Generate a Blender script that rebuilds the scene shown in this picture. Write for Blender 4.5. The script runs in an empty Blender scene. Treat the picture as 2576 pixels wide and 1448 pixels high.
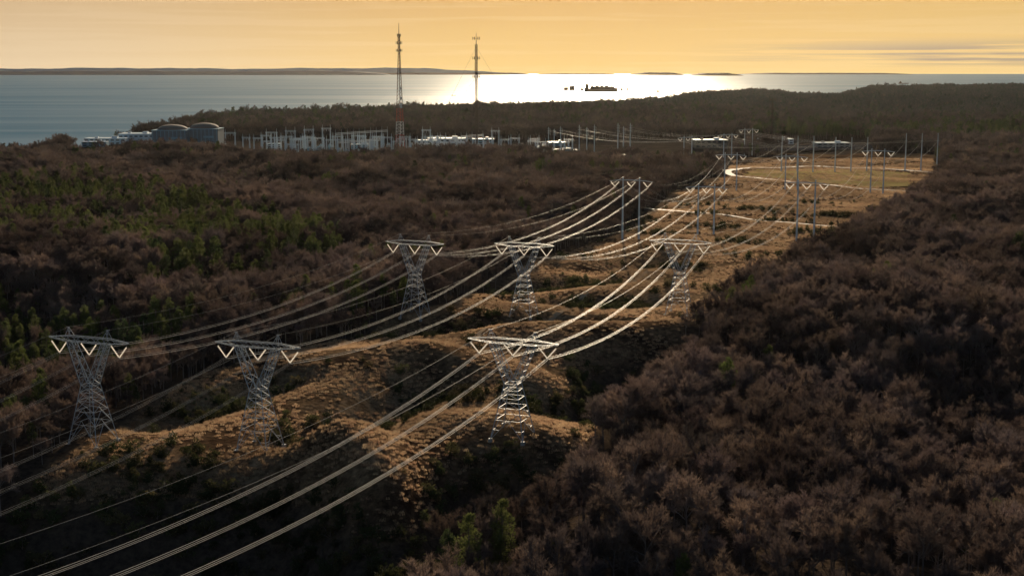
import bpy, math, random
import numpy as np
from mathutils import Vector
random.seed(7); rng=np.random.default_rng(11)
sc=bpy.context.scene
# ---------------------------------------------------------------- camera / survey
F=3500.0; CX=1288.0; CY=724.0; PIT=math.atan(562/F); CH=147.0
cp,sp=math.cos(PIT),math.sin(PIT)
SEA=-30.0
cam=bpy.data.cameras.new("camera"); camo=bpy.data.objects.new("camera",cam); sc.collection.objects.link(camo)
cam.sensor_width=36; cam.lens=36*F/2576; cam.clip_end=90000; cam.clip_start=1
camo.location=(0,0,CH); camo.rotation_euler=(math.pi/2-PIT,0,0); sc.camera=camo
sc.view_settings.view_transform='Standard'; sc.view_settings.look='None'; sc.view_settings.exposure=0
def ray(px,py):
    u=(px-CX)/F; v=(CY-py)/F
    return np.array([u, cp+v*sp, -sp+v*cp])
def flat(px,py,z=0.0):
    d=ray(px,py); t=(CH-z)/-d[2]; return (d[0]*t,d[1]*t)
def poly(pts,z=0.0): return np.array([flat(a,b,z) for a,b in pts])
def ztop(Y,py):
    v=(CY-py)/F; return CH-Y*(sp-v*cp)/(cp+v*sp)
# ---------------------------------------------------------------- plan polygons (world metres)
CORR=poly([(-300,1420),(0,1225),(180,1130),(330,1035),(480,955),(700,885),(860,850),(960,800),(1130,770),(1350,655),(1520,603),(1560,590),(1640,530),(1700,480),(1830,440),(1840,405),(2000,385),(2340,385),(2365,440),(2290,510),(2110,605),(1830,745),(1725,830),(1680,900),(1560,965),(1500,1060),(1430,1160),(1340,1290),(1120,1400),(1000,1560),(300,2300),(-900,2600)])
PLANT=poly([(150,399),(560,402),(600,415),(1000,412),(1250,408),(1300,404),(1480,412),(1640,418),(1850,430),(1850,380),(2100,388),(2200,385),(2180,352),(1800,352),(1300,354),(1000,353),(560,350),(200,349)])
PINE=poly([(-200,450),(350,470),(520,520),(860,610),(850,670),(620,670),(430,720),(250,640),(-200,640)],8)
PINE3=poly([(-200,760),(250,770),(520,800),(480,860),(250,880),(-200,900)],8)
PINE2=poly([(1880,322),(2700,318),(2700,350),(1900,345)],12)
COAST=np.array([(-9000,1200),(-3000,1700),(-1500,2050),(-850,2330),(-860,2450),(-885,2720),(-830,2850),(-850,3470),(-830,3680),(-290,4260),(15,4515),(457,5130),(816,6180),(1208,7525),(1390,6900),(1420,6100),(1560,6900),(1900,7600),(2770,7700),(9000,8200),(30000,8000),(30000,-6000),(-9000,-6000)],float)
def inside(P,x,y):
    r=np.zeros(x.shape,bool); n=len(P)
    for i in range(n):
        x1,y1=P[i]; x2,y2=P[(i+1)%n]
        c=((y1>y)!=(y2>y))
        with np.errstate(all='ignore'):
            xi=(x2-x1)*(y-y1)/((y2-y1) if y2!=y1 else 1e-9)+x1
        r^=(c&(x<xi))
    return r
def segd(x,y,a,b):
    ax,ay=a; bx,by=b; dx,dy=bx-ax,by-ay; L=dx*dx+dy*dy+1e-9
    t=np.clip(((x-ax)*dx+(y-ay)*dy)/L,0,1)
    return np.hypot(x-ax-t*dx,y-ay-t*dy)
def sdist(P,x,y):
    d=np.full(x.shape,1e9)
    for i in range(len(P)): d=np.minimum(d,segd(x,y,P[i],P[(i+1)%len(P)]))
    return np.where(inside(P,x,y),d,-d)
def sst(t): t=np.clip(t,0,1); return t*t*(3-2*t)
VAL=[((-330,400),(-100,438),50,44),((-22,440),(0,485),25,28),((2,485),(30,500),22,18),((34,610),(62,690),24,19),((62,690),(95,720),22,9),
     ((-75,545),(-40,640),18,11),((-85,778),(20,800),18,9),((20,800),(60,790),17,7),((-20,930),(60,960),27,8),((-330,560),(-230,680),70,16),
     ((70,520),(120,640),45,12),((130,420),(220,560),50,14),((60,1010),(120,1060),22,5),((10,880),(90,870),20,5),((-150,575),(-110,640),18,7)]
RID=[((-66,520),(-34,445),20,15),((-150,640),(-60,700),26,5),((-10,560),(10,540),18,4),((0,740),(90,760),28,6),((40,400),(120,360),50,8),((190,700),(260,860),60,8),((-500,900),(-200,1000),120,8),((-40,690),(10,650),20,5)]
def hgt(x,y):
    x=np.asarray(x,float); y=np.asarray(y,float)
    sd=sdist(CORR,x,y); out=sst(-sd/90.)
    z=0.55*np.sin(x/15+1)*np.sin(y/19)+0.9*np.sin(x/31+y/43+2)+0.6*np.sin(y/27-x/37)+.15*np.sin(x/5.3+2*np.sin(y/9))*np.sin(y/6.1+x/11)
    for a,b,w,d in VAL: z=z-d*np.exp(-(segd(x,y,a,b)/w)**2)
    for a,b,w,d in RID: z=z+d*np.exp(-(segd(x,y,a,b)/w)**2)
    near=1-sst((y-2000)/600)
    z=z+out*near*(4*np.sin(x/78+1.3)*np.sin(y/105)+3.5*np.sin(x/57+y/71)+2*np.sin(x/31-y/43))
    far=sst((y-2900)/900)
    z=z+far*(7*np.sin(x/330+.9)+7*np.sin(y/430+x/800)+5*np.sin(x/210-y/300))
    k=sst(sdist(COAST,x,y)/90.)
    return z*k+(-42)*(1-k)
def site(px,py):
    d=ray(px,py); t=np.geomspace(250,12000,1500)
    x=d[0]*t;y=d[1]*t;z=CH+d[2]*t
    hh=hgt(x,y); i=int(np.argmax(z<hh))
    if i==0: return (*flat(px,py),0.0)
    return (x[i],y[i],float(hh[i]))
# ---------------------------------------------------------------- materials
def mat(name,col,rough=.6,metal=0,var=0,scale=1.0,spec=.5,trans=0):
    m=bpy.data.materials.new(name); m.use_nodes=True; nt=m.node_tree; b=nt.nodes['Principled BSDF']
    b.inputs['Base Color'].default_value=(*col,1); b.inputs['Roughness'].default_value=rough; b.inputs['Metallic'].default_value=metal
    b.inputs['Specular IOR Level'].default_value=spec
    if var:
        tc=nt.nodes.new('ShaderNodeTexCoord'); n=nt.nodes.new('ShaderNodeTexNoise'); n.inputs['Scale'].default_value=scale; n.inputs['Detail'].default_value=5
        r=nt.nodes.new('ShaderNodeMixRGB'); r.inputs[1].default_value=(*[c*(1-var) for c in col],1); r.inputs[2].default_value=(*[min(1,c*(1+var)) for c in col],1)
        nt.links.new(tc.outputs['Object'],n.inputs['Vector']); nt.links.new(n.outputs[0],r.inputs[0]); nt.links.new(r.outputs[0],b.inputs['Base Color'])
    if trans:
        o=nt.nodes['Material Output']; t=nt.nodes.new('ShaderNodeBsdfTranslucent'); t.inputs[0].default_value=(*col,1)
        mx=nt.nodes.new('ShaderNodeMixShader'); mx.inputs[0].default_value=trans
        nt.links.new(b.outputs[0],mx.inputs[1]); nt.links.new(t.outputs[0],mx.inputs[2]); nt.links.new(mx.outputs[0],o.inputs[0])
    return m
def veg(name,cols,trans=.3,far=None,vlo=.6,vhi=1.35):
    m=bpy.data.materials.new(name); m.use_nodes=True; nt=m.node_tree; b=nt.nodes['Principled BSDF']; b.inputs['Roughness'].default_value=.8; b.inputs['Specular IOR Level'].default_value=.12
    oi=nt.nodes.new('ShaderNodeObjectInfo'); cr=nt.nodes.new('ShaderNodeValToRGB'); cr.color_ramp.interpolation='LINEAR'
    e=cr.color_ramp.elements
    while len(e)<len(cols): e.new(.5)
    for i,c in enumerate(cols): e[i].position=i/(len(cols)-1); e[i].color=(*c,1)
    nt.links.new(oi.outputs['Random'],cr.inputs[0]); out=cr.outputs[0]
    n=nt.nodes.new('ShaderNodeTexNoise'); n.inputs['Scale'].default_value=.014; n.inputs['Detail'].default_value=5; nt.links.new(oi.outputs['Location'],n.inputs['Vector'])
    r=nt.nodes.new('ShaderNodeMapRange'); r.inputs['From Min'].default_value=.38; r.inputs['From Max'].default_value=.62; r.inputs['To Min'].default_value=vlo; r.inputs['To Max'].default_value=vhi; nt.links.new(n.outputs[0],r.inputs[0])
    mm=nt.nodes.new('ShaderNodeVectorMath'); mm.operation='SCALE'; nt.links.new(out,mm.inputs[0]); nt.links.new(r.outputs[0],mm.inputs['Scale']); out=mm.outputs[0]
    if far:  # aerial haze painted into the albedo: trees turn blue-grey with distance
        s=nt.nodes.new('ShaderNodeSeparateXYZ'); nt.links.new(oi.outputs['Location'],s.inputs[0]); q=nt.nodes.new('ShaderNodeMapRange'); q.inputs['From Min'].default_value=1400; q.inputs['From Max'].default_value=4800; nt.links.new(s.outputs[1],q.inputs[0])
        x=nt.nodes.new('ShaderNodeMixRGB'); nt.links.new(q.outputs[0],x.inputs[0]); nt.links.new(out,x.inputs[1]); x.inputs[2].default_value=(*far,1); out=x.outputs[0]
    nt.links.new(out,b.inputs['Base Color'])
    t=nt.nodes.new('ShaderNodeBsdfTranslucent'); nt.links.new(out,t.inputs[0]); mx=nt.nodes.new('ShaderNodeMixShader'); mx.inputs[0].default_value=trans
    nt.links.new(b.outputs[0],mx.inputs[1]); nt.links.new(t.outputs[0],mx.inputs[2]); nt.links.new(mx.outputs[0],nt.nodes['Material Output'].inputs[0])
    return m
M_steel=mat("galvanised_steel",(.42,.47,.52),.5,.2,.2,.5)
M_pole=mat("pole_steel",(.66,.75,.80),.5,.0,.12,.3)
M_wire=mat("aluminium_conductor",(.92,.83,.72),.48,0,0,1,.8)
M_shield=mat("shield_wire",(.5,.48,.46),.5,.1)
M_ins=mat("insulator_glass",(1.0,.97,.93),.25,0,.02,3,.8,.75)
M_bark=veg("bark",[(.16,.13,.115),(.23,.19,.17)],0)
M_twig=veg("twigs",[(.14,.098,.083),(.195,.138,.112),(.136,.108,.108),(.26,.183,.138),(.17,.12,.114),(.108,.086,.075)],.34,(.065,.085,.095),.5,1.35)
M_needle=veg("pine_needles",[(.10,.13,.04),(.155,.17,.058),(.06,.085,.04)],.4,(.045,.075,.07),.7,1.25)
M_shrub=veg("shrub_leaves",[(.05,.06,.024),(.075,.08,.032),(.12,.095,.045)],.3)
M_grass=veg("dry_grass",[(.46,.30,.18),(.55,.39,.24),(.38,.23,.145),(.60,.45,.29)],.48,None,.65,1.2)
M_white=mat("white_panel",(.62,.72,.78),.4,0,.1,.05)
M_blue=mat("blue_cladding",(.25,.42,.52),.5,0,.15,.05)
M_conc=mat("concrete",(.34,.33,.31),.7,0,.2,.05)
M_dome=mat("dome_concrete",(.20,.17,.14),.75,0,.2,.05,.2)
M_dark=mat("dark_glass",(.03,.04,.05),.2)
M_red=mat("red_paint",(.45,.06,.04),.5); M_wpaint=mat("white_paint",(.75,.75,.73),.5)
M_road=mat("gravel_road",(.42,.35,.28),.65,0,.2,.1,.2)
M_asph=mat("asphalt",(.05,.05,.055),.8,0,.3,.05,0)
M_track=mat("dirt_track",(.36,.27,.18),.9,0,.3,.2,.0)
M_pool=mat("pond_water",(.02,.03,.04),.12)
M_wood=mat("dark_structure",(.05,.04,.035),.7)
# ---------------------------------------------------------------- mesh builder
class MB:
    def __init__(s): s.v=[];s.f=[];s.m=[]
    def beam(s,p,q,r1,r2=None,n=4,m=0,cap=False):
        r2=r1 if r2 is None else r2
        p=Vector(p);q=Vector(q);d=(q-p)
        if d.length<1e-6:return
        d.normalize(); a=d.orthogonal().normalized(); 
        if abs(d.z)<.95: a=d.cross(Vector((0,0,1))).normalized()
        b=d.cross(a); o=len(s.v)
        for c,r in((p,r1),(q,r2)):
            for i in range(n):
                t=2*math.pi*(i+.5)/n; s.v.append(tuple(c+a*(r*math.cos(t))+b*(r*math.sin(t))))
        for i in range(n):
            j=(i+1)%n; s.f.append((o+i,o+j,o+n+j,o+n+i)); s.m.append(m)
        if cap: s.f.append(tuple(o+n+i for i in range(n))); s.m.append(m)
    def box(s,c,sz,rz=0,m=0,taper=1):
        o=len(s.v); x,y,z=sz; cc,ss=math.cos(rz),math.sin(rz)
        for k,dz in((1,0),(taper,z)):
            for a,b in((-1,-1),(1,-1),(1,1),(-1,1)):
                X=a*x/2*k;Y=b*y/2*k; s.v.append((c[0]+X*cc-Y*ss,c[1]+X*ss+Y*cc,c[2]+dz))
        for f in((3,2,1,0),(4,5,6,7),(0,1,5,4),(1,2,6,5),(2,3,7,6),(3,0,4,7)): s.f.append(tuple(o+i for i in f)); s.m.append(m)
    def quad(s,a,b,c,d,m=0):
        o=len(s.v); s.v+=[tuple(a),tuple(b),tuple(c),tuple(d)]; s.f.append((o,o+1,o+2,o+3)); s.m.append(m)
    def tri(s,a,b,c,m=0):
        o=len(s.v); s.v+= [tuple(a),tuple(b),tuple(c)]; s.f.append((o,o+1,o+2)); s.m.append(m)
    def mesh(s,name,mats):
        me=bpy.data.meshes.new(name); me.from_pydata(s.v,[],s.f)
        for m in mats: me.materials.append(m)
        me.polygons.foreach_set('material_index',s.m); me.update(); return me
    def obj(s,name,mats,loc=(0,0,0),rz=0):
        return place(s.mesh(name,mats),name,loc,rz)
def place(me,name,loc=(0,0,0),rz=0,scale=(1,1,1)):
    o=bpy.data.objects.new(name,me); o.location=loc; o.rotation_euler=(0,0,rz); o.scale=scale; sc.collection.objects.link(o); return o
# ---------------------------------------------------------------- terrain
rows=np.geomspace(130,9500,820); cols=np.linspace(-.85,.85,760)
Yg,Sg=np.meshgrid(rows,cols,indexing='ij'); Xg=Yg*Sg
Zg=hgt(Xg.ravel(),Yg.ravel())
V=np.stack([Xg.ravel(),Yg.ravel(),Zg],1)
nr,nc=Yg.shape; I=np.arange(nr*nc).reshape(nr,nc)
Q=np.stack([I[:-1,:-1],I[:-1,1:],I[1:,1:],I[1:,:-1]],-1).reshape(-1,4)
me=bpy.data.meshes.new("ground"); me.vertices.add(len(V)); me.vertices.foreach_set('co',V.ravel())
me.loops.add(Q.size); me.loops.foreach_set('vertex_index',Q.ravel()); me.polygons.add(len(Q)); me.polygons.foreach_set('loop_start',np.arange(0,Q.size,4)); me.polygons.foreach_set('loop_total',np.full(len(Q),4)); me.update(); me.validate()
cl=sst((sdist(CORR,V[:,0],V[:,1])+6)/12.); pl=sst((sdist(PLANT,V[:,0],V[:,1])+6)/12.)
gul=sst((-Zg-3)/14.)  # depth mask: deeper gully shade is painted into the ground colour
for nm,a in(("clear",cl),("plant",pl),("gully_shade",gul)):
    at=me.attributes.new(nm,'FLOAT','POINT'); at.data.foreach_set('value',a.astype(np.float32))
me.polygons.foreach_set('use_smooth',np.ones(len(Q),bool))
gm=bpy.data.materials.new("terrain"); gm.use_nodes=True; nt=gm.node_tree; N=nt.nodes; L=nt.links; b=N['Principled BSDF']; b.inputs['Roughness'].default_value=1; b.inputs['Specular IOR Level'].default_value=0
tc=N.new('ShaderNodeTexCoord')
def noise(scale,det=6,rough=.6):
    n=N.new('ShaderNodeTexNoise'); n.inputs['Scale'].default_value=scale; n.inputs['Detail'].default_value=det; n.inputs['Roughness'].default_value=rough; L.new(tc.outputs['Object'],n.inputs['Vector']); return n
def ramp(src,stops):
    r=N.new('ShaderNodeValToRGB'); e=r.color_ramp.elements
    while len(e)<len(stops): e.new(.5)
    for i,(p,c) in enumerate(stops): e[i].position=p; e[i].color=(*c,1)
    L.new(src,r.inputs[0]); return r
def mix(f,a,bb,t='MIX'):
    r=N.new('ShaderNodeMixRGB'); r.blend_type=t
    if isinstance(f,(int,float)): r.inputs[0].default_value=f
    else: L.new(f,r.inputs[0])
    L.new(a,r.inputs[1]); L.new(bb,r.inputs[2]); return r
n1=noise(.022,9,.7);n2=noise(.35,8,.7);n3=noise(.006,5)
g1=ramp(n1.outputs[0],[(.38,(.075,.047,.032)),(.5,(.23,.15,.088)),(.62,(.40,.275,.165))])
g3=ramp(n3.outputs[0],[(.4,(.74,.68,.66)),(.6,(1.15,1.15,1.08))])
g1=mix(1,g1.outputs[0],g3.outputs[0],'MULTIPLY')
g2=ramp(n2.outputs[0],[(.35,(.3,.3,.3)),(.62,(1.15,1.15,1.15))])
gc=mix(1,g1.outputs[0],g2.outputs[0],'MULTIPLY')
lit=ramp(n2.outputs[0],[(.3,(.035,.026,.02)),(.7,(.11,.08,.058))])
at3=N.new('ShaderNodeAttribute'); at3.attribute_name='gully_shade'
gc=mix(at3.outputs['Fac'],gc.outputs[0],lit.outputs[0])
at=N.new('ShaderNodeAttribute'); at.attribute_name='clear'; at2=N.new('ShaderNodeAttribute'); at2.attribute_name='plant'
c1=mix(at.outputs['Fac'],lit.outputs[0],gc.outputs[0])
pc=ramp(n1.outputs[0],[(.35,(.04,.035,.03)),(.6,(.09,.07,.055))])
c2=mix(at2.outputs['Fac'],c1.outputs[0],pc.outputs[0]); L.new(c2.outputs[0],b.inputs['Base Color'])
bp=N.new('ShaderNodeBump'); bp.inputs['Strength'].default_value=1; bp.inputs['Distance'].default_value=1.4; L.new(n2.outputs[0],bp.inputs['Height']); L.new(bp.outputs[0],b.inputs['Normal'])
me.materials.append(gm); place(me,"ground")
# ---------------------------------------------------------------- sea
wm=bpy.data.materials.new("bay_water"); wm.use_nodes=True; nt=wm.node_tree; N=nt.nodes; L=nt.links; b=N['Principled BSDF']
b.inputs['Base Color'].default_value=(.012,.16,.27,1); b.inputs['Roughness'].default_value=.9; b.inputs['Specular IOR Level'].default_value=0
gl=N.new('ShaderNodeBsdfGlossy'); gl.inputs[0].default_value=(1,1,1,1)
tc=N.new('ShaderNodeTexCoord'); n1=noise(.03,8,.75); n2=noise(.0012,4)
bp=N.new('ShaderNodeBump'); bp.inputs['Strength'].default_value=.8; bp.inputs['Distance'].default_value=5; L.new(n1.outputs[0],bp.inputs['Height']); L.new(bp.outputs[0],gl.inputs['Normal']); L.new(bp.outputs[0],b.inputs['Normal'])
r=ramp(n2.outputs[0],[(.35,(.28,.28,.28)),(.65,(.36,.36,.36))]); L.new(r.outputs[0],gl.inputs['Roughness'])
mpw=N.new('ShaderNodeMapping'); mpw.inputs['Scale'].default_value=(.0005,.004,1); L.new(tc.outputs['Object'],mpw.inputs[0]); n5=N.new('ShaderNodeTexNoise'); n5.inputs['Scale'].default_value=1; n5.inputs['Detail'].default_value=6; L.new(mpw.outputs[0],n5.inputs['Vector'])
r=ramp(n5.outputs[0],[(.35,(.15,.15,.15)),(.65,(.25,.25,.25))])
mxs=N.new('ShaderNodeMixShader'); L.new(r.outputs[0],mxs.inputs[0]); L.new(b.outputs[0],mxs.inputs[1]); L.new(gl.outputs[0],mxs.inputs[2]); L.new(mxs.outputs[0],N['Material Output'].inputs[0])
me=bpy.data.meshes.new("bay_water"); me.from_pydata([(-26000,1000,SEA),(26000,1000,SEA),(26000,26000,SEA),(-26000,26000,SEA)],[],[(0,1,2,3)]); me.materials.append(wm); place(me,"bay_water")
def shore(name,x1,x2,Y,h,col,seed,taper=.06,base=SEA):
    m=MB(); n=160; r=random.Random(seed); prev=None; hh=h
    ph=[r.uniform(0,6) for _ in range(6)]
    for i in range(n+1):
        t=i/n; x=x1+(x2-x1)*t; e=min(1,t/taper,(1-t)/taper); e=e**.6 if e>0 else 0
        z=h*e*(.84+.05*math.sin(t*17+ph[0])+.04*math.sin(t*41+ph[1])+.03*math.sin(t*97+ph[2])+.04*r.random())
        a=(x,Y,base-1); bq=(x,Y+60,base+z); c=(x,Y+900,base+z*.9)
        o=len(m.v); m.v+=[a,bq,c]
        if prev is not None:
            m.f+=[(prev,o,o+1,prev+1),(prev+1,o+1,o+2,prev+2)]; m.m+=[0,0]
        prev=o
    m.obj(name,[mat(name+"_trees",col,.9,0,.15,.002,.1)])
def PX(px,Y): return (px-CX)/F*Y*1.0
def shoreP(name,a,bb,Y,h,col,s,tp=.06): shore(name,PX(a,Y),PX(bb,Y),Y,h,col,s,tp)
shoreP("far_shore",-400,1290,24500,125,(.16,.34,.46),1,.12)  # both far_shore layers carry the blue of distance haze in their colour
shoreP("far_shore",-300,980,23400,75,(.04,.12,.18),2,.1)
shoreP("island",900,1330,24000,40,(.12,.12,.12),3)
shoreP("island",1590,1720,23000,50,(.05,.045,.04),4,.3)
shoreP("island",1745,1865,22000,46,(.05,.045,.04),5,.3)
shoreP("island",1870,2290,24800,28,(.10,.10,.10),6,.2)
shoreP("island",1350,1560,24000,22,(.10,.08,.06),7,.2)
# ---------------------------------------------------------------- vegetation prototypes
def bare_tree(seed,H=18,R=5.5):
    r=random.Random(seed); m=MB()
    def rd(d,ang):
        v=Vector((r.gauss(0,1),r.gauss(0,1),r.gauss(0,1))); v=(v-d*v.dot(d)).normalized(); return (d*math.cos(ang)+v*math.sin(ang)).normalized()
    def br(p,d,l,rad,lev):
        q=p+d*l*.5; q2=q+(rd(d,.25)+Vector((0,0,.12))).normalized()*l*.5
        m.beam(p,q,rad,rad*.75,4 if lev<2 else 3,0); m.beam(q,q2,rad*.75,rad*.4,4 if lev<2 else 3,0)
        if lev==3:
            for k in range(9):
                t=r.random(); s=(p.lerp(q2,t)); dd=rd(d,r.uniform(.3,1.1)); dd.z+=.3; dd.normalize()
                w=dd.orthogonal(); w=w.normalized()*.05; w=w if r.random()<.5 else dd.cross(w)
                e=s+dd*r.uniform(.8,1.9); m.tri(s-w,s+w,e,1)
            return
        n=[0,6,6][lev] if lev else 0
        for k in range(n):
            t=r.uniform(.35,1); s=p.lerp(q,t*2) if t<.5 else q.lerp(q2,t*2-1)
            dd=rd(d,r.uniform(.4,.85)); dd.z+=.18; dd.normalize()
            br(s,dd,l*r.uniform(.45,.65),rad*.55,lev+1)
    top=H*.62
    m.beam((0,0,-2),(0.2,0,H*.35),.3,.22,6,0); m.beam((.2,0,H*.35),(0,.2,top),.22,.14,5,0)
    for k in range(9):
        z=H*r.uniform(.34,.66); a=k*2.4+r.random(); el=r.uniform(.5,1.2)
        d=Vector((math.cos(a)*math.cos(el),math.sin(a)*math.cos(el),math.sin(el)))
        br(Vector((.1,.1,z)),d,R*r.uniform(.75,1.15),.14,1)
    return m.mesh("bare_tree_%d"%seed,[M_bark,M_twig])
def pine(seed,H=17):
    r=random.Random(seed); m=MB()
    m.beam((0,0,-2),(.2,.1,H*.6),.25,.16,6,0); m.beam((.2,.1,H*.6),(0,0,H*.97),.16,.04,5,0)
    for k in range(46):
        t=r.uniform(.32,1)**.8; z=H*t; rr=(1.02-t)**.6*4.9*r.uniform(.3,1); a=r.random()*6.28
        c=Vector((math.cos(a)*rr,math.sin(a)*rr,z)); m.beam((0,0,z-.8),c,.07,.03,3,0)
        s=r.uniform(.7,1.35)
        for j in range(38):
            v=Vector((r.gauss(0,1),r.gauss(0,1),r.gauss(0,.6))).normalized(); p=c+v*s*r.random()**.4; w=v.orthogonal().normalized()*.16
            m.tri(p-w,p+w,p+v*.55+Vector((0,0,.2)),1)
    return m.mesh("pine_%d"%seed,[M_bark,M_needle])
def shrub(seed):
    r=random.Random(seed); m=MB()
    for k in range(9):
        c=Vector((r.gauss(0,.55),r.gauss(0,.55),r.uniform(.3,1.6))); m.beam((0,0,-.3),c,.04,.02,3,0)
        for j in range(30):
            v=Vector((r.gauss(0,1),r.gauss(0,1),r.gauss(0,1))).normalized(); p=c+v*.6*r.random()**.4; w=v.orthogonal().normalized()*.13
            m.tri(p-w,p+w,p+v*.35,1)
    return m.mesh("shrub_%d"%seed,[M_bark,M_shrub])
def tuft(seed):
    r=random.Random(seed); m=MB()
    for k in range(36):
        a=r.random()*6.28; d=r.random()**.5*1.1; p=Vector((math.cos(a)*d,math.sin(a)*d,-.1)); h=r.uniform(.45,1.25)
        w=Vector((math.cos(a*3),math.sin(a*3),0))*.1; m.tri(p-w,p+w,p+Vector((r.gauss(0,.22),r.gauss(0,.22),h)),0)
    return m.mesh("tuft_%d"%seed,[M_grass])
def coll(name,meshes):
    c=bpy.data.collections.new(name)
    for me in meshes: c.objects.link(bpy.data.objects.new(me.name,me))
    return c
def scatter(name,x,y,scl,c,nv):
    z=hgt(x,y); n=len(x); me=bpy.data.meshes.new(name); me.vertices.add(n); me.vertices.foreach_set('co',np.stack([x,y,z],1).ravel())
    for nm,a in(('scl',scl),('rot',rng.uniform(0,6.28,n))):
        at=me.attributes.new(nm,'FLOAT','POINT'); at.data.foreach_set('value',a.astype(np.float32))
    at=me.attributes.new('idx','INT','POINT'); at.data.foreach_set('value',rng.integers(0,nv,n).astype(np.int32))
    o=place(me,name)
    g=bpy.data.node_groups.new(name+"_scatter",'GeometryNodeTree'); g.interface.new_socket('Geometry',in_out='INPUT',socket_type='NodeSocketGeometry'); g.interface.new_socket('Geometry',in_out='OUTPUT',socket_type='NodeSocketGeometry')
    gi=g.nodes.new('NodeGroupInput'); go=g.nodes.new('NodeGroupOutput'); ip=g.nodes.new('GeometryNodeInstanceOnPoints'); ci=g.nodes.new('GeometryNodeCollectionInfo')
    ci.inputs[0].default_value=c; ci.inputs['Separate Children'].default_value=True; ci.inputs['Reset Children'].default_value=True
    def na(n,t):
        k=g.nodes.new('GeometryNodeInputNamedAttribute'); k.data_type=t; k.inputs[0].default_value=n; return k.outputs[0]
    cx=g.nodes.new('ShaderNodeCombineXYZ'); l=g.links
    l.new(na('rot','FLOAT'),cx.inputs[2]); l.new(gi.outputs[0],ip.inputs['Points']); l.new(ci.outputs[0],ip.inputs['Instance']); ip.inputs['Pick Instance'].default_value=True
    l.new(na('idx','INT'),ip.inputs['Instance Index']); l.new(cx.outputs[0],ip.inputs['Rotation']); l.new(na('scl','FLOAT'),ip.inputs['Scale']); l.new(ip.outputs[0],go.inputs[0])
    md=o.modifiers.new('scatter','NODES'); md.node_group=g; return o
cb=coll("tree_kinds",[bare_tree(i,20+random.uniform(-3,3),5.6+random.uniform(-1.0,1.1)) for i in range(8)])
cpn=coll("pine_kinds",[pine(i,16+2*i) for i in range(3)])
csh=coll("shrub_kinds",[shrub(i) for i in range(3)])
ctf=coll("tuft_kinds",[tuft(i) for i in range(4)])
xs=[];ys=[];ss=[]
D=255.0
while D<8600:
    s=8.8 if D<1200 else min(17,8.8+(D-1200)/270.)
    wdt=.52 if D<2500 else .42
    n=int(2*wdt*D/s); x=(np.arange(n)+rng.uniform(-.55,.55,n))*s-wdt*D; y=D+rng.uniform(-.6,.6,n)*s
    xs.append(x);ys.append(y);ss.append(np.full(n,1+max(0,(s-8.8)/16)))
    D+=s
x=np.concatenate(xs);y=np.concatenate(ys);s=np.concatenate(ss)
sdc=sdist(CORR,x,y)
k=(sdc<-2.5+2*np.sin(x/9)*np.sin(y/11))&(~inside(PLANT,x,y))&(sdist(COAST,x,y)>45)
x,y,s,sdc=x[k],y[k],s[k],sdc[k]
cn=np.sin(x/37+1)*np.sin(y/29+2)+.5*np.sin(x/17-y/13)+rng.normal(0,.35,len(x))
isp=(inside(PINE,x,y)&(cn>-.4))|(inside(PINE3,x,y)&(cn>-.1))|(inside(PINE2,x,y)&(cn>-.5))|(cn>1.42)|((cn>.85)&(x<0)&(y<1000))|((cn>1.0)&(y>1500)&(y<2400))|((cn>.45)&(y>2900))
hs=s*rng.uniform(.62,1.28,len(x))*(1+.14*np.sin(x/60)*np.sin(y/70))*np.where(sdc>-12,.78,1)
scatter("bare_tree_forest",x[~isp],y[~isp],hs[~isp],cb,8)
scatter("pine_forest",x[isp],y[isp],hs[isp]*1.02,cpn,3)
n=330000; x=rng.uniform(-330,520,n); y=rng.uniform(330,1500,n); z=hgt(x,y); k=inside(CORR,x,y)&(z>-11)&(np.sin(x/9+np.sin(y/13)*2)+np.sin(y/11)+rng.normal(0,1,n)>-.4); x=x[k];y=y[k]
n=90000; x2=rng.uniform(100,900,n); y2=rng.uniform(1450,2200,n); k=inside(CORR,x2,y2)&(np.sin(x2/19+np.sin(y2/23)*2)+np.sin(y2/31)+rng.normal(0,1,n)>-.1)
x=np.concatenate([x[:95000],x2[k][:22000]]); y=np.concatenate([y[:95000],y2[k][:22000]])
scatter("dry_grass",x,y,rng.uniform(.5,1.25,len(x))*np.where(y>1450,1.5,1),ctf,4)
n=48000; x=rng.uniform(-330,420,n); y=rng.uniform(330,1500,n); 
z=hgt(x,y); k=inside(CORR,x,y)&((np.clip(-z/8.,-1,1.5)+np.sin(x/21+2)*np.sin(y/16+1)*1.15+rng.normal(0,.5,n))>1.15); x=x[k];y=y[k]
scatter("juniper_shrubs",x,y,rng.uniform(.7,2.1,len(x))**1.3,csh,3)
print("TREES",len(hs),"shrubs",len(x))
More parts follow.
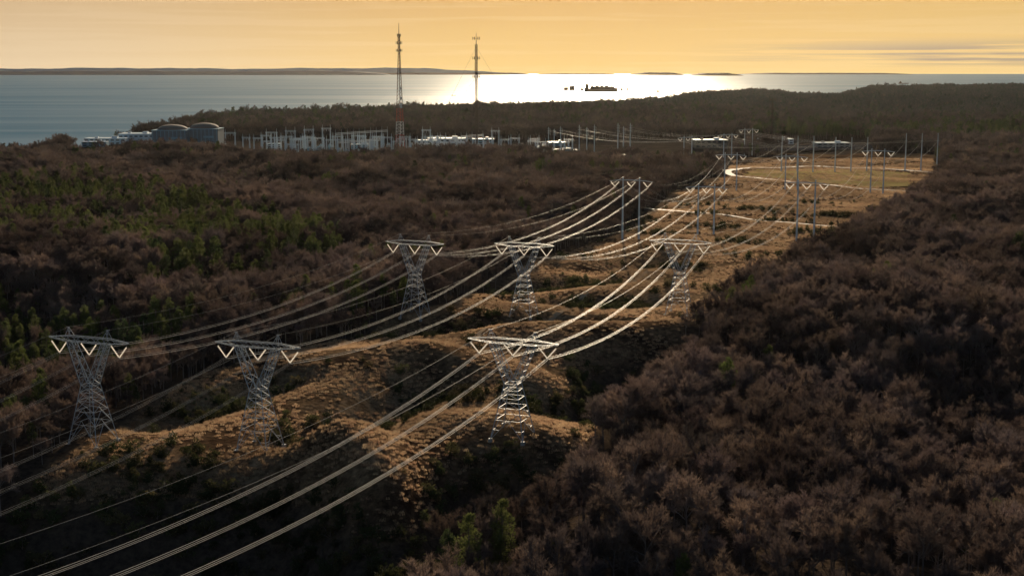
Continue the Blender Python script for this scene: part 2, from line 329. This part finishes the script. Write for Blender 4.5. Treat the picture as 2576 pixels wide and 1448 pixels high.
# ---------------------------------------------------------------- lattice tower
ARMX=19.; VX=14.3; WZ=34.6
def vins(m,xc,za,zb,mi=1,w=3.6,rad=.3):
    for s in(-1,1):
        p=Vector((xc+s*w,0,za-.7)); q=Vector((xc,0,zb)); m.beam((xc+s*w,0,za),p,.06,.06,3,0)
        d=(q-p).normalized(); e1=Vector((0,1,0)); e2=d.cross(e1)
        for i in range(10):
            a=p.lerp(q,i/10); b2=p.lerp(q,(i+.86)/10)
            for e in(e2,(e1+e2*.6).normalized(),(e2*.6-e1).normalized()): m.quad(a-e*rad,a+e*rad,b2+e*rad*.8,b2-e*rad*.8,mi)
    m.beam((xc-.5,0,zb),(xc+.5,0,zb-.25),.12,.12,4,0)
def lattice():
    m=MB()
    def w(z): return 6.8-(6.8-2.6)*(z/23)
    lv=[0,8,13,17,20.3,23]
    for i in range(len(lv)-1):
        z0,z1=lv[i],lv[i+1]; a,b2=w(z0),w(z1)
        C0=[(-a,-a,z0),(a,-a,z0),(a,a,z0),(-a,a,z0)]; C1=[(-b2,-b2,z1),(b2,-b2,z1),(b2,b2,z1),(-b2,b2,z1)]
        for j in range(4):
            k=(j+1)%4; m.beam(C0[j],C1[j],.2); m.beam(C1[j],C1[k],.09)
            if i<2:
                mid=(Vector(C1[j])+Vector(C1[k]))/2; m.beam(C0[j],mid,.1); m.beam(C0[k],mid,.1)
                q1=(Vector(C0[j])+mid)/2; q2=(Vector(C0[k])+mid)/2; m.beam(q1,(Vector(C0[j])+Vector(C1[j]))/2,.07); m.beam(q2,(Vector(C0[k])+Vector(C1[k]))/2,.07)
            else: m.beam(C0[j],C1[k],.08); m.beam(C0[k],C1[j],.08)
    for a in((-6.8,-6.8),(6.8,-6.8),(6.8,6.8),(-6.8,6.8)): m.box((a[0],a[1],-1.2),(1.4,1.4,1.6),0,2)
    for s in(-1,1):
        o0=[(s*2.6,-2.6,23),(s*2.6,2.6,23)]; i0=[(s*.2,-2.2,24.5),(s*.2,2.2,24.5)]
        o1=[(s*9.6,-1.3,39.5),(s*9.6,1.3,39.5)]; i1=[(s*6.8,-1.3,39.5),(s*6.8,1.3,39.5)]
        for j in(0,1): m.beam(o0[j],o1[j],.18); m.beam(i0[j],i1[j],.15); m.beam(i0[j],(-s*2.6,o0[j][1],23),.12)
        n=6
        for j in range(n):
            t0,t1=j/n,(j+1)/n
            O0=[Vector(o0[k]).lerp(Vector(o1[k]),t0) for k in(0,1)];O1=[Vector(o0[k]).lerp(Vector(o1[k]),t1) for k in(0,1)]
            I0=[Vector(i0[k]).lerp(Vector(i1[k]),t0) for k in(0,1)];I1=[Vector(i0[k]).lerp(Vector(i1[k]),t1) for k in(0,1)]
            for k in(0,1): m.beam(O0[k],I1[k],.07); m.beam(I0[k],O1[k],.07) if j%2 else m.beam(I1[k],O1[k],.07)
            m.beam(O0[0],O1[1],.07); m.beam(I0[0],I1[1],.06); m.beam(O1[0],O1[1],.07)
        for yy in(-1.2,1.2): m.beam((s*10.2,yy,41.6),(s*9.4,0,45),.1); m.beam((s*7.6,yy,41.6),(s*9.2,0,45),.1)
        m.beam((s*8.0,0,43.4),(s*10,0,43.4),.08); m.beam((s*8.6,0,45),(s*10.4,0,45),.1)
    n=16
    def ch(x):
        e=max(0,(abs(x)-9.5)/(ARMX-9.5)); return 39.5+.9*e,41.6-.9*e,1.3*(1-.8*e)
    for j in range(n):
        xa=-ARMX+2*ARMX*j/n; xb=-ARMX+2*ARMX*(j+1)/n; a=ch(xa);b2=ch(xb)
        for s in(-1,1):
            m.beam((xa,s*a[2],a[0]),(xb,s*b2[2],b2[0]),.1); m.beam((xa,s*a[2],a[1]),(xb,s*b2[2],b2[1]),.1)
            if j%2: m.beam((xa,s*a[2],a[0]),(xb,s*b2[2],b2[1]),.06)
            else: m.beam((xa,s*a[2],a[1]),(xb,s*b2[2],b2[0]),.06)
        m.beam((xa,-a[2],a[0]),(xb,b2[2],b2[0]),.05); m.beam((xa,-a[2],a[1]),(xb,b2[2],b2[1]),.05); m.beam((xa,-a[2],a[0]),(xa,a[2],a[0]),.05)
    for xc in(-VX,0,VX): vins(m,xc,39.6,WZ)
    return m.mesh("transmission_tower",[M_steel,M_ins,M_conc])
LT=lattice()
def hframe(h):
    m=MB()
    for s in(-1,1):
        m.beam((s*7.2,0,-1),(s*7.2,0,h),.9,.5,10,0,True)
    z=h-3.2
    for s in(-1,1):
        m.beam((0,0,z+.9),(s*12,0,z+.5),.4,.32,6); m.beam((s*12,0,z+.5),(s*ARMX,0,z-.4),.32,.18,6,0,True)
    for xc in(-VX,0,VX): vins(m,xc,z-.1,z-4.9,1,3.6,.42)
    return m.mesh("h_frame_pylon",[M_pole,M_ins])
A=[('T',235,1112,826),('T',1045,797,590),('H',1586,603,446),('H',1837,480,384),('P',2005,432,342)]
B=[('T',655,1126,838),('T',1318,795,596),('H',1775,590,463),('H',1990,478,388),('P',2140,432,345)]
C=[('T',1290,1098,832),('T',1708,790,588),('H',2025,608,452),('H',2205,487,374),('P',2316,430,335)]
lines=[]
def catenary(m,p,q,sag,r,n=28,nb=1,sp_=.55,mi=0):
    p=Vector(p);q=Vector(q); offs=[(0,0)] if nb==1 else [(sp_*math.cos(a),sp_*math.sin(a)) for a in (math.pi/2,math.pi*7/6,math.pi*11/6)][:nb]
    d=(q-p); side=Vector((d.y,-d.x,0)).normalized()
    for ox,oz in offs:
        prev=None
        for i in range(n+1):
            t=i/n; c=p.lerp(q,t)+side*ox+Vector((0,0,oz-4*sag*t*(1-t)))
            if prev is not None: m.beam(prev,c,r,r,4,mi)
            prev=c
for li,ln in enumerate((A,B,C)):
    pts=[]
    for kd,px,by,ty in ln:
        X,Y,Z=site(px,by); pts.append([kd,X,Y,Z,max(28,ztop(Y,ty)-Z)])
    dx=pts[1][1]-pts[0][1]; dy=pts[1][2]-pts[0][2]; l=math.hypot(dx,dy); bx=pts[0][1]-dx/l*305; by=pts[0][2]-dy/l*305
    if li==2: bx-=24
    pts.insert(0,['T',bx,by,float(hgt(np.array([bx]),np.array([by]))[0]),45.])
    S=[]
    for i,(kd,X,Y,Z,h) in enumerate(pts):
        a=pts[max(0,i-1)];c=pts[min(len(pts)-1,i+1)]
        th=math.atan2(c[2]-a[2],c[1]-a[1])-math.pi/2
        S.append((kd,X,Y,Z,h,th))
        if kd=='T':
            if i==0: Z=max(Z,-12); S[-1]=(kd,X,Y,Z,h,th)
            if i==0 and li==2: h=48.; S[-1]=(kd,X,Y,Z,h,th)
            place(LT,"transmission_tower",(X,Y,Z),th,(1,1,h/45.))
        elif kd=='H': place(hframe(h),"h_frame_pylon",(X,Y,Z),th)
        else:
            m=MB()
            for s in(-1,0,1): m.beam((s*22,0,-1),(s*22,0,h),1.0,.45,10,0,True); m.beam((s*22-1.8,0,h*.8),(s*22+1.8,0,h*.8),.2,.2,5)
            m.obj("dead_end_poles",[M_pole],(X,Y,Z),0); 
    def ap(s,j):
        kd,X,Y,Z,h,th=s
        if kd=='T': lx,z=[-VX,0,VX][j],(WZ-.2)*h/45.
        elif kd=='H': lx,z=[-VX,0,VX][j],h-8.4
        else: return (X+[-22,0,22][j],Y,Z+h*.8)
        return (X+lx*math.cos(th),Y+lx*math.sin(th),Z+z)
    def sp2(s,j):
        kd,X,Y,Z,h,th=s
        if kd=='P': return (X+[-22,22][j],Y,Z+h)
        lx=[-9.4,9.4][j] if kd=='T' else [-7.2,7.2][j]
        return (X+lx*math.cos(th),Y+lx*math.sin(th),Z+h)
    m=MB()
    for si,(a,c) in enumerate(zip(S[:-1],S[1:])):
        D_=math.hypot(a[1]-c[1],a[2]-c[2]); sg=D_*D_/9000.
        rr=.046 if a[2]>1100 else ((.018 if li<2 else .046) if si==0 else .038)
        for j in range(3): catenary(m,ap(a,j),ap(c,j),sg,rr,28,3 if a[2]<1100 else 2,.5,0)
        for j in range(2): catenary(m,sp2(a,j),sp2(c,j),sg*.7,.028,24,1,0,1)
    lines.append((m,S))
yard=[]
for px,by,ty in [(1380,375,320),(1394,372,325),(1410,378,318),(1457,380,315),(1476,378,320),(1495,382,314),(1554,376,310),(1568,374,318),(1585,376,310)]:
    X,Y,Z=site(px,by); h=ztop(Y,ty)-Z; m=MB(); m.beam((0,0,-1),(0,0,h),.95,.5,8,0,True)
    for k in range(3): m.beam((-2.6,0,h*(.72+.1*k)),(2.6,0,h*(.72+.1*k)),.25,.2,5); m.beam((2.6,0,h*(.72+.1*k)),(2.6,0,h*(.72+.1*k)-3),.3,.3,6,1)
    m.obj("steel_power_pole",[M_pole,M_wpaint],(X,Y,Z)); yard.append((X,Y,Z+h*.85))
HF=[]
for px,by,ty in [(1730,392,342),(1830,396,335),(1882,392,322)]:
    X,Y,Z=site(px,by); h=ztop(Y,ty)-Z; place(hframe(h),"h_frame_pylon",(X,Y,Z),.35); HF.append((X,Y,Z+h-8))
for li,(m,S) in enumerate(lines):
    e=S[-1]; hf=HF[min(li,2)]
    for j in range(3):
        p=(e[1]+[-22,0,22][j],e[2],e[3]+e[4]*.8); q=(hf[0]+[-VX,0,VX][j],hf[1],hf[2]); catenary(m,p,q,9,.05,20,2,.5)
        catenary(m,q,yard[li*3+j],9,.08,20,1)
    m.obj("power_line",[M_wire,M_shield])
# ---------------------------------------------------------------- roads / field / ponds
def strip(name,pts,w,m_,dz=.35):
    P=[Vector((*flat(a,b2),0)) for a,b2 in pts]
    R=[]
    for i in range(len(P)-1):
        p0=P[max(0,i-1)];p1=P[i];p2=P[i+1];p3=P[min(len(P)-1,i+2)]
        for k in range(16):
            t=k/16; R.append(.5*((2*p1)+(p2-p0)*t+(2*p0-5*p1+4*p2-p3)*t*t+(3*p1-p0-3*p2+p3)*t**3))
    R.append(P[-1]); vs=[];fs=[]
    for i,p in enumerate(R):
        d=(R[min(i+1,len(R)-1)]-R[max(i-1,0)]).normalized(); s_=Vector((-d.y,d.x,0))*w/2*(1+.12*math.sin(i*1.3))
        for kk in(-1,-.33,.33,1):
            q=p+s_*kk; vs.append((q.x,q.y,0))
    z=hgt(np.array([v[0] for v in vs]),np.array([v[1] for v in vs])); vs=[(v[0],v[1],float(zz)+dz) for v,zz in zip(vs,z)]
    for i in range(len(R)-1):
        for k in range(3): o=i*4+k; fs.append((o,o+1,o+5,o+4))
    me=bpy.data.meshes.new(name); me.from_pydata(vs,[],fs); me.materials.append(m_); return place(me,name)
strip("gravel_road",[(1600,522),(1660,530),(1830,545),(1960,560),(2110,572),(2180,580)],8,M_road,.6)
strip("gravel_road",[(1826,430),(1850,440),(1950,452),(2075,465),(2160,474),(2300,478)],10,M_road,.6)
strip("gravel_road",[(1826,432),(1900,424),(2010,420),(2120,422),(2300,432),(2370,437)],12,M_road,.6)
strip("asphalt_road",[(1750,402),(1850,396),(1990,390),(2130,389)],14,M_asph)
strip("access_track",[(1180,880),(1250,830),(1420,775),(1470,735),(1600,700),(1700,640),(1850,600)],3.6,M_track,.25)
def patch(name,pts,m_,dz):
    P=poly(pts); z=float(np.max(hgt(P[:,0],P[:,1])))+dz
    me=bpy.data.meshes.new(name); me.from_pydata([(a,b2,z) for a,b2 in P],[],[tuple(range(len(P)))]); me.materials.append(m_); place(me,name)
patch("pond",[(1510,388),(1560,386.5),(1620,388),(1600,390),(1530,390)],M_pool,.2)
patch("pond",[(1325,374),(1370,373),(1410,374.5),(1390,376),(1340,376)],M_pool,.2)
patch("parking_lot",[(1850,372),(2190,366),(2200,378),(1870,384)],M_asph,.3)
def draped(name,pts,m_,dz=.15,st=9):
    P=poly(pts); x0,x1=P[:,0].min(),P[:,0].max(); y0,y1=P[:,1].min(),P[:,1].max(); gx=np.arange(x0,x1,st); gy=np.arange(y0,y1,st); GX,GY=np.meshgrid(gx,gy); z=hgt(GX.ravel(),GY.ravel())+dz
    ins=inside(P,GX.ravel(),GY.ravel()).reshape(GX.shape); w_=len(gx); fs=[]
    for j in range(len(gy)-1):
        for i in range(w_-1):
            if ins[j,i] and ins[j+1,i+1]: o=j*w_+i; fs.append((o,o+1,o+w_+1,o+w_))
    me=bpy.data.meshes.new(name); me.from_pydata(list(zip(GX.ravel().tolist(),GY.ravel().tolist(),z.tolist())),[],fs); me.materials.append(m_); place(me,name)
draped("grass_field",[(1860,440),(1900,428),(2010,424),(2120,426),(2290,436),(2310,470),(2170,470),(2080,461),(1960,449)],mat("field_grass",(.46,.35,.14),1,0,.6,.02,.0),.5)
# ---------------------------------------------------------------- power plant
def bld(name,px,by,w,d,h,m_,rz=0,roof=None,bands=2):
    X,Y,Z=site(px,by); m=MB(); m.box((0,0,-2),(w,d,h+2),0,0); m.box((0,0,h),(w+1.2,d+1.2,.8),0,1)
    for k in range(bands):
        zz=h*(k+.55)/(bands); n=max(3,int(w/9))
        for i in range(n): m.box((-w/2+w*(i+.5)/n,-d/2-.06,zz-1.1),(w/n*.6,.12,2.0),0,2)
    m.box((w*.2,0,h+.8),(w*.14,d*.3,3),0,1); m.box((-w*.25,0,h+.8),(w*.08,d*.2,2.2),0,0)
    return m.obj(name,[m_,roof or M_white,M_dark],(X,Y,Z),rz)
bld("turbine_building",350,360,66,50,18,M_white,.05)
bld("service_building",270,363,76,40,11,M_white,.05,M_white)
bld("auxiliary_building",240,368,44,20,8,M_blue,.05)
def reactor(px,by,ty,wpx):
    X,Y,Z=site(px,by); h=ztop(Y,ty)-Z; R=wpx/F*Y/2; m=MB(); hw=h*.74
    m.box((0,-R*.1,-2),(2*R*1.12,R*2.0,hw+2),0,3)
    for i in range(9): m.box((-R*1.05+i*R*.2625,-R*1.1-.3,0),(1.0,.5,hw),0,4)
    m.box((0,-R*.1,hw),(2*R*1.15,R*2.06,1.2),0,4)
    m.box((-R*.5,-R*1.12-.3,hw*.25),(R*.5,.3,hw*.2),0,2); m.box((R*.5,-R*1.12-.3,hw*.5),(R*.7,.3,hw*.12),0,4)
    n=32; prev=(hw+1.2,R*.98)
    for k in range(1,8):
        t=k/7*math.pi/2; cur=(hw+1.2+(h-hw-1.2)*math.sin(t),R*.98*math.cos(t)+.01); m.beam((0,0,prev[0]),(0,0,cur[0]),prev[1],cur[1],n,1); prev=cur
    m.obj("reactor_containment",[M_conc,M_dome,M_dark,mat("containment_wall",(.20,.25,.28),.6,0,.15,.05),M_blue],(X,Y,Z))
reactor(436,368,313,76); reactor(516,366,309,74)
bld("warehouse",1125,366,70,40,13,M_white,.05); bld("warehouse",1215,362,40,30,9,M_blue,.05); bld("control_building",1075,370,36,26,12,M_white)
bld("warehouse",1785,372,58,30,14,M_dome,.1,M_white); bld("office_building",2090,372,60,30,9,M_conc,.1); bld("office_building",1960,362,46,30,9,M_white,.1)
bld("relay_building",905,374,30,16,7,M_blue,.1); bld("relay_building",690,372,24,14,7,M_white,.1); bld("relay_building",1400,368,30,14,7,M_blue,.1); bld("warehouse",1890,366,44,24,10,M_blue,.1)
def gantry(px,by,ty,wpx,n=2,rz=0):
    X,Y,Z=site(px,by); h=ztop(Y,ty)-Z; w=wpx/F*Y; m=MB()
    for i in range(n):
        x=-w/2+w*i/(n-1) if n>1 else 0
        for s in(-.9,.9): m.beam((x+s,0,-1),(x+s*.5,0,h),.55,.45,4)
        for k in range(8): m.beam((x-.8+(k%2)*1.6,0,h*k/8),(x+.8-(k%2)*1.6,0,h*(k+1)/8),.18,.18,4)
        m.beam((x,0,h),(x,0,h+6),.45,.2,5)
    for zz in(h-.3,h-2.0): m.beam((-w/2-2,0,zz),(w/2+2,0,zz),.45,.45,4)
    kk=int(w/2.5)
    for k in range(kk): m.beam((-w/2+w*k/kk,0,h-(.3 if k%2 else 2)),(-w/2+w*(k+1)/kk,0,h-(2 if k%2 else .3)),.14,.14,4)
    for k in range(3):
        x=-w/2+w*(k+.5)/3; m.beam((x,0,h-2),(x,0,h-6),.3,.3,6,1)
    m.obj("substation_gantry",[M_pole,M_wpaint],(X,Y,Z),rz)
G=[(580,372,333,24,2),(620,374,345,18,2),(650,378,346,22,2),(684,376,332,26,2),(706,384,345,30,2),(732,384,328,24,2),(752,382,350,26,2),(778,380,325,22,2),(800,376,346,30,2),(822,376,322,20,2),(735,390,362,34,3),(1073,370,326,20,2),(1095,374,342,26,2),(1246,370,328,18,2),(1228,372,345,24,2),(1160,374,344,30,2),(1010,372,348,26,2),(870,378,350,40,3),(930,378,352,40,3),(670,370,340,26,2),(850,372,342,24,2),(900,370,340,30,3),(1040,376,350,20,2),(1270,376,350,20,2),(1345,372,348,22,2),(1430,376,350,20,2)]
for i in range(30): G.append((random.uniform(640,1440),random.uniform(372,384),random.uniform(342,358),random.uniform(14,30),2))
for px,by,ty,wp,n in G: gantry(px,by,ty,wp,n,random.uniform(-.3,.3))
def busrow(p0,p1,h,n,name="bus_structure"):
    a=Vector(site(*p0));b2=Vector(site(*p1)); m=MB()
    for i in range(n):
        c=a.lerp(b2,i/(n-1)); m.beam(c-Vector((0,0,2)),c+Vector((0,0,h)),.7,.55,6); m.beam(c+Vector((0,0,h)),c+Vector((0,0,h+7)),.3,.12,5)
    for o in(0,2.2): m.beam(a+Vector((0,0,h-o)),b2+Vector((0,0,h-o)),.6,.6,4,1)
    m.obj(name,[M_pole,M_wpaint])
busrow((845,376),(975,366),28,10); busrow((850,384),(960,376),18,9); busrow((1160,374),(1215,370),22,5); busrow((1050,380),(1130,378),12,7)
def transformer(px,by):
    X,Y,Z=site(px,by); m=MB(); m.box((0,0,0),(7,4,5),0,0); m.box((0,2.6,.5),(6,1,4),0,1); m.box((0,-2.6,.5),(6,1,4),0,1)
    for s in(-2,0,2): m.beam((s,0,5),(s*1.3,0,8.5),.35,.2,6,2,True)
    m.beam((-3,0,6.2),(2,0,6.2),.7,.7,8,0,True); m.obj("transformer",[M_blue,M_conc,M_wpaint],(X,Y,Z),random.uniform(0,1))
for i in range(50): transformer(random.choice([random.uniform(660,1000),random.uniform(1020,1260),random.uniform(1300,1450)]),random.uniform(370,386))
# ---------------------------------------------------------------- communication masts
def mast(px,by,ty,w0,w1,rb,guy):
    X,Y,Z=site(px,by); h=ztop(Y,ty)-Z; m=MB(); n=34 if not guy else 60; hl=h*.90
    tri=[(math.cos(a),math.sin(a)) for a in(math.pi/2,math.pi*7/6,math.pi*11/6)]
    for i in range(n):
        z0=hl*i/n;z1=hl*(i+1)/n; a=w0+(w1-w0)*min(1,i/n/.85 if not guy else 1); b2=w0+(w1-w0)*min(1,(i+1)/n/.85 if not guy else 1)
        if guy: a=b2=w0
        mi=(0 if (int(i/n*9)%2==0) else 1) if (i/n<.33 and not guy) else 2
        for j in range(3):
            k=(j+1)%3; p=(tri[j][0]*a,tri[j][1]*a,z0);q=(tri[j][0]*b2,tri[j][1]*b2,z1);r2=(tri[k][0]*b2,tri[k][1]*b2,z1)
            m.beam(p,q,.55 if not guy else .45,None,4,mi); m.beam(p,r2,.24,None,4,mi); m.beam(q,r2,.24,None,4,mi)
    m.beam((0,0,hl),(0,0,h),.7,.25,6,2,True)
    hs_=[.78,.84,.9] if not guy else [.62,.78,.95]
    for t in hs_:
        for k in range(6):
            a=k*math.pi/3; rr=(5.0 if not guy else 6.0) if t!=.9 else 3; m.beam((rr*math.cos(a),rr*math.sin(a),h*t-2),(rr*math.cos(a),rr*math.sin(a),h*t+3),.5,None,5,2,True); m.beam((0,0,h*t),(rr*math.cos(a),rr*math.sin(a),h*t),.2,None,4,2)
    if not guy:
        for z in(.35,.33,.4,.48): m.beam((2,-w0*.5,h*z),(3,-w0*.5-2,h*z),2.0,2.4,10,1,True)
    else:
        for t in(.35,.62,.88):
            for a in(.4,2.5,4.6): m.beam((0,0,h*t),(115*math.cos(a),115*math.sin(a),0),.13,None,3,2)
    m.obj("radio_mast" if guy else "communication_tower",[M_red,M_wpaint,mat("mast_steel",(.07,.055,.045),.7)],(X,Y,Z))
mast(1007,372,58,9.0,1.9,0,False); mast(1199,372,83,2.2,2.2,0,True); mast(1940,378,245,1.1,1.1,0,True)
# ---------------------------------------------------------------- ships & pier
def atsea(px,py):
    X,Y=flat(px,py,SEA); return X,Y
X,Y=atsea(1480,232); m=MB(); k=Y/F
def bx(x0,x1,z0,z1,d=20,mi=0,y=0): m.box(((x0+x1)/2,y,z0),(x1-x0,d,z1-z0),0,mi)
bx(-110*k,112*k,9,14,12)
for i in range(40): 
    x=-110*k+i*222*k/39; m.beam((x,-4,-2),(x,-4,10),1.6,None,5); m.beam((x,4,-2),(x,4,10),1.6,None,5)
for a,b2,h in((-62,-50,18),(-48,-34,26),(-30,-26,14),(-20,-12,12),(56,60,12),(80,86,12),(95,99,14)): bx(a*k,b2*k,14,14+h,16)
m.beam((-55*k,0,13),(-52*k,0,52),1.8,.8,5); m.beam((-38*k,0,40),(-44*k,0,58),1.5,.8,5)
m.obj("offshore_pier",[M_wood],(X,Y,SEA))
m=MB(); Lh=84*k
for i in range(20):
    t0=i/20;t1=(i+1)/20
    f=lambda t:(1 if .08<t<.85 else (t/.08*.4+.6 if t<=.08 else (1-t)/.15*.8+.2))
    m.box((-Lh/2+Lh*(t0+t1)/2,0,0),(Lh/20+.01,34*f(t0),22+(3 if t0<.1 or t0>.85 else 0)),0,0)
for i,r_ in enumerate((15,17,17,17,14)):
    x=-Lh*.26+i*Lh*.145; prev=(22,r_)
    for q in range(1,6):
        a=q/5*math.pi/2; cur=(22+r_*math.sin(a)*1.1,r_*math.cos(a)+.01); m.beam((x,0,prev[0]),(x,0,cur[0]),prev[1],cur[1],16,0); prev=cur
m.box((-Lh*.42,0,22),(Lh*.1,30,26),0,0); m.box((-Lh*.42,0,48),(Lh*.05,34,5),0,0); m.beam((-Lh*.44,0,48),(-Lh*.44,0,62),3,2,8)
m.box((Lh*.05,0,22),(Lh*.72,12,13),0,0)
X2,Y2=atsea(1512,231); m.obj("tanker_ship",[M_wood],(X2,Y2+30,SEA),0)
def boat(px,py,L_,name):
    X,Y=atsea(px,py); m=MB()
    m.box((0,0,-1),(L_,L_*.2,L_*.08+1),0,0); m.box((L_*.53,0,0),(L_*.1,L_*.12,L_*.09),0,0); m.box((-L_*.3,0,L_*.08),(L_*.22,L_*.16,L_*.12),0,0); m.box((-L_*.3,0,L_*.2),(L_*.12,L_*.1,L_*.05),0,0); m.beam((-L_*.3,0,L_*.25),(-L_*.3,0,L_*.38),L_*.01,None,5); m.beam((L_*.2,0,L_*.08),(L_*.2,0,L_*.2),L_*.01,None,5)
    m.obj(name,[M_wood],(X,Y,SEA))
boat(1141,241,24,"fishing_boat"); boat(2272,211,85,"cargo_ship"); boat(1662,232,60,"work_boat")
# ---------------------------------------------------------------- parked cars
cars=[]
for cname,cc in(("w",(.7,.7,.7)),("s",(.35,.37,.4)),("d",(.05,.06,.09)),("r",(.3,.05,.04))):
    m=MB(); m.box((0,0,.35),(4.5,1.8,.6),0,0); m.box((-.2,0,.95),(2.5,1.65,.55),0,1,.8); m.box((-.2,0,1.5),(1.9,1.25,.06),0,0)
    for a in(-1.4,1.4):
        for s in(-.85,.85): m.beam((a,s-.1,.33),(a,s+.1,.33),.33,None,10,2,True)
    cars.append(m.mesh("parked_car",[mat("car_paint_"+cname,cc,.25,.2),M_dark,M_wood]))
for i in range(90):
    px=random.uniform(1865,2190); py=random.choice([369,372,375,378,381])
    X,Y,Z=site(px,py); place(random.choice(cars),"parked_car",(X,Y,Z+.9),1.57)
# ---------------------------------------------------------------- thin morning haze: real scattering air over the land and bay
vm=bpy.data.materials.new("air_haze"); vm.use_nodes=True; nt=vm.node_tree; nt.nodes.remove(nt.nodes['Principled BSDF'])
vs_=nt.nodes.new('ShaderNodeVolumeScatter'); vs_.inputs['Color'].default_value=(1,.93,.82,1); vs_.inputs['Density'].default_value=2.2e-6; vs_.inputs['Anisotropy'].default_value=.74
nt.links.new(vs_.outputs[0],nt.nodes['Material Output'].inputs['Volume'])
m=MB(); m.box((0,13200,-60),(60000,26800,2600)); m.obj("air_haze",[vm])
# ---------------------------------------------------------------- light
EL=math.radians(13.5); AZ=math.radians(3.2)
Sv=Vector((math.sin(AZ)*math.cos(EL),math.cos(AZ)*math.cos(EL),math.sin(EL)))
sl=bpy.data.lights.new("sun",'SUN'); sl.energy=5; sl.angle=math.radians(.5); sl.color=(1,.80,.55); so=bpy.data.objects.new("sun",sl); so.rotation_euler=Sv.to_track_quat('Z','Y').to_euler(); so.location=(0,0,500); sc.collection.objects.link(so)
w=bpy.data.worlds.new("World"); sc.world=w; w.use_nodes=True; nt=w.node_tree; N=nt.nodes; L=nt.links
bg=N['Background']; bg.inputs[1].default_value=.1
sky=N.new('ShaderNodeTexSky'); sky.sky_type='NISHITA'; sky.sun_disc=False; sky.sun_elevation=EL; sky.sun_rotation=AZ; sky.dust_density=1.5; sky.air_density=1.3
tc=N.new('ShaderNodeTexCoord'); sx=N.new('ShaderNodeSeparateXYZ'); L.new(tc.outputs['Generated'],sx.inputs[0])
def mr(src,a,b2,c,d,sm=True):
    n=N.new('ShaderNodeMapRange'); n.interpolation_type='SMOOTHSTEP' if sm else 'LINEAR'
    L.new(src,n.inputs['Value']); n.inputs['From Min'].default_value=a;n.inputs['From Max'].default_value=b2;n.inputs['To Min'].default_value=c;n.inputs['To Max'].default_value=d; return n.outputs[0]
mx_=N.new('ShaderNodeMath'); mx_.operation='MAXIMUM'; L.new(sx.outputs[2],mx_.inputs[0]); mx_.inputs[1].default_value=.01
cxz=N.new('ShaderNodeCombineXYZ'); L.new(sx.outputs[0],cxz.inputs[0]); L.new(sx.outputs[1],cxz.inputs[1]); L.new(mx_.outputs[0],cxz.inputs[2]); L.new(cxz.outputs[0],sky.inputs[0])
def col(r,g,b2):
    n=N.new('ShaderNodeRGB'); n.outputs[0].default_value=(r*10,g*10,b2*10,1); return n.outputs[0]
az=mr(sx.outputs[0],-.36,.02,0,1)
az2=mr(sx.outputs[0],.05,.40,0,1)
hor=mix(az,col(.78,.59,.37),col(.80,.51,.16)); up=mix(az,col(.55,.37,.20),col(.46,.23,.035))
up=mix(az2,up.outputs[0],col(.63,.38,.105)); hor=mix(az2,hor.outputs[0],col(.84,.58,.23))
ez=mr(sx.outputs[2],-.006,.05,0,1,False)
haze=mix(ez,hor.outputs[0],up.outputs[0])
mp=N.new('ShaderNodeMapping'); mp.inputs['Scale'].default_value=(3,3,110); L.new(tc.outputs['Generated'],mp.inputs[0])
cn_=N.new('ShaderNodeTexNoise'); cn_.inputs['Scale'].default_value=1.6; cn_.inputs['Detail'].default_value=7; L.new(mp.outputs[0],cn_.inputs['Vector'])
def mul(a,b2):
    n=N.new('ShaderNodeMath'); n.operation='MULTIPLY'; L.new(a,n.inputs[0])
    if isinstance(b2,float): n.inputs[1].default_value=b2
    else: L.new(b2,n.inputs[1])
    return n.outputs[0]
cf=mr(cn_.outputs[0],.44,.56,0,1); m1=mr(sx.outputs[0],.10,.30,0,1); m2=mr(sx.outputs[2],-.003,.003,0,1); m3=mr(sx.outputs[2],.008,.02,1,0)
haze=mix(mul(mul(mul(cf,m1),mul(m2,m3)),.9),haze.outputs[0],col(.32,.25,.20))
cf2=mr(cn_.outputs[0],.55,.40,0,1)
haze=mix(mul(cf2,.06),haze.outputs[0],col(1,.85,.6))
fac=mr(sx.outputs[2],.06,.13,1,0)
front=mr(sx.outputs[1],-.1,.7,0,1)
dim=N.new('ShaderNodeVectorMath'); dim.operation='MULTIPLY'; L.new(sky.outputs[0],dim.inputs[0]); dim.inputs[1].default_value=(.40,.47,.58)
fin=mix(mul(fac,front),dim.outputs[0],haze.outputs[0]); L.new(fin.outputs[0],bg.inputs[0])
